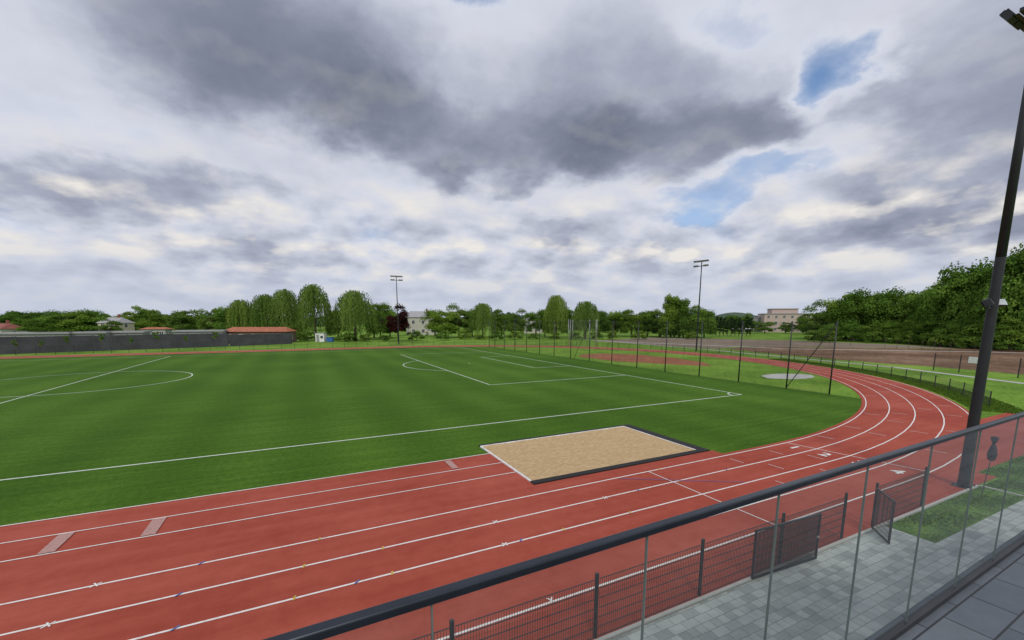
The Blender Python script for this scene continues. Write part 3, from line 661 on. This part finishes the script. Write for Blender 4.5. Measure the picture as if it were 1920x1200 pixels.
x_,y_=pol(790,185); house(x_,y_,rzc+R(20),12,9,7.4,W_pale,M_greyroof,2.6,'pale house with grey pitched roof between trees',2,3)
x_,y_=pol(1000,210); house(x_,y_,rzc,9,8,6.5,W_pale,M_greyroof,2.2,'small pale house behind garden trees',2,2)
x_,y_=pol(8,150); house(x_,y_,rzc-R(10),7,7,3.2,W_pale,M_roofd,1.9,'low house with red pitched roof',1,3)
x_,y_=pol(217,158); house(x_,y_,rzc,7,7,5.2,W_cream,M_greyroof,2.0,'cream house with grey roof among trees',2,2)
x_,y_=pol(292,145); house(x_,y_,rzc+R(15),7,5,3.2,W_grey,M_roof,.6,'low building with orange roof behind bushes',1,3,False,False)
x_,y_=pol(486,117.5); house(x_,y_,rzc+R(6),16,7,3.1,simple('brown_brick',(.16,.11,.09),.9),M_roof,1.2,'long low shed with orange roof beside the grey wall',1,5,False,False,'shed')
for u,L,Fg in ((70,11,90),(135,12,93),(215,11,98),(375,10,109)):
    x_,y_=pol(u,Fg); house(x_,y_,rzc+R(24),L,5,3.3,W_grey,M_greyroof,.3,'low grey garage with pale flat roof behind a wall',1,2,True,False,'garage')
x_,y_=pol(1394,195); e=empty('gazebo_tent',(x_,y_,0)); thing(e,'white peaked canopy tent on thin poles','tent')
V=[(-3.3,-3.3,2.3),(3.3,-3.3,2.3),(3.3,3.3,2.3),(-3.3,3.3,2.3),(0,0,3.7)]; obj('canopy',mesh('canopy',V,[(0,1,4),(1,2,4),(2,3,4),(3,0,4)],M_white),e)
for a in (-3.1,3.1):
    for b_ in (-3.1,3.1): obj('pole',MB().tube((a,b_,0),(a,b_,2.35),.05,.05,6).me('pole',M_galv),e)
M_wallg=simple('grey_wall_panel',(.05,.053,.06),.85,0,.3,.5); M_wallp=simple('grey_wall_post',(.065,.067,.073),.88)
def wall_line(p,q,H,label):
    L=math.dist(p,q); e=empty('panel_wall',(p[0],p[1],0),math.atan2(q[1]-p[1],q[0]-p[0])); thing(e,label,'wall')
    n=int(L/2.5); M=MB(); Pm=MB()
    for i in range(n):
        x0=i*L/n; dz=random.uniform(-.03,.03)
        M.box(x0+.08,x0+L/n-.08,-.04,.04,.02,H*.5-.01); M.box(x0+.08,x0+L/n-.08,-.045,.045,H*.5,H+dz)
        Pm.box(x0-.08,x0+.08,-.09,.09,0,H+.1)
    obj('panel',M.me('panel',M_wallg),e); obj('post',Pm.me('post',M_wallp),e)
p=pol(-60,74.5); q_=pol(425,101); wall_line(p,q_,3.1,'long dark grey panel wall behind the back straight')
q2=pol(545,112); wall_line((q_[0]+.2,q_[1]+.1),q2,2.7,'dark grey wall section in front of an orange-roofed shed')
x_,y_=pol(600,121); e=empty('site_cabin',(x_,y_,0),rzc); thing(e,'small white site cabin on the grass','cabin')
obj('body',MB().box(-1.2,1.2,-1,1,.1,2.5).me('body',M_white),e); obj('roof',MB().box(-1.3,1.3,-1.1,1.1,2.503,2.6).me('roof',M_galv),e)
obj('door',MB().box(-.9,-.1,-1.04,-.99,.15,2.1).me('door',M_galv),e); obj('window',MB().box(.25,.95,-1.04,-.99,1.1,1.8).me('window',M_win),e)
x_,y_=pol(617,121); e=empty('blue_container',(x_,y_,0),rzc); thing(e,'small blue waste container beside a white cabin','container')
obj('body',MB().box(-.8,.8,-.6,.6,.1,1.3).me('body',simple('blue_plastic',(.03,.12,.35),.5)),e); obj('lid',MB().box(-.85,.85,-.65,.65,1.303,1.4).me('lid',simple('blue_lid',(.02,.08,.25),.5)),e)
x_,y_=pol(1092,100); e=empty('throwing_cage',(x_,y_,0),R(-30)); thing(e,'thin posted throwing cage with netting on the grass','throwing cage')
cp_=[(-3,-3),(-3.2,0),(-2,2.6),(2,2.6),(3.2,0),(3,-3)]
for a,b_ in cp_: obj('post',MB().tube((a,b_,0),(a,b_,6.3),.045,.04,8).me('post',M_galv,True),e)
V=[];F=[]
for i,(a,b_) in enumerate(cp_): V+=[(a,b_,.1),(a,b_,6.2)]
for i in range(5): F.append((2*i,2*i+2,2*i+3,2*i+1))
obj('net',mesh('net',V,F,M_wnet),e)
# grass tufts on the verges
NB=16000
px=rng.uniform(15.3,32,NB); py=rng.uniform(4.65,6.35,NB); k_=~((px<24)&(py>5.7))&(rng.uniform(size=NB)<.5+.5*np.sin(px*2.1+py*3)); px=px[k_];py=py[k_]
P=np.stack([px,py,np.full(len(px),.035)],1)
o=obj('grass_tufts',leaves('grass_tufts',P,rng.normal(size=P.shape)*np.array([1,1,.1]),rng.uniform(.03,.07,len(P)),1.3,rng.uniform(0,1,len(P)),L_grass,True)); o['kind']='stuff'
ang=rng.uniform(R(-64),R(-15),22000); rr=rng.uniform(47.75,50.5,22000); P=np.stack([CX+rr*np.cos(ang),CY+rr*np.sin(ang),np.full(22000,.05)],1)
o=obj('grass_fringe',leaves('grass_fringe',P,rng.normal(size=P.shape)*np.array([1,1,.1]),rng.uniform(.06,.16,len(P)),1.2,rng.uniform(0,1,len(P)),L_grass,True)); o['kind']='stuff'

# ------------------------------------------------------------------ camera
cam=bpy.data.cameras.new('camera'); co=bpy.data.objects.new('camera',cam); link(co); scene.camera=co
cam.sensor_width=36; cam.lens=36*797/1920; cam.shift_y=.0625; cam.clip_start=.05; cam.clip_end=5000
pitch=math.atan(119/797.)
co.location=(0,0,6.05); co.rotation_euler=(math.pi/2-pitch,0,-R(26.3))
scene.view_settings.view_transform='Standard'; scene.view_settings.look='None'; scene.view_settings.exposure=0
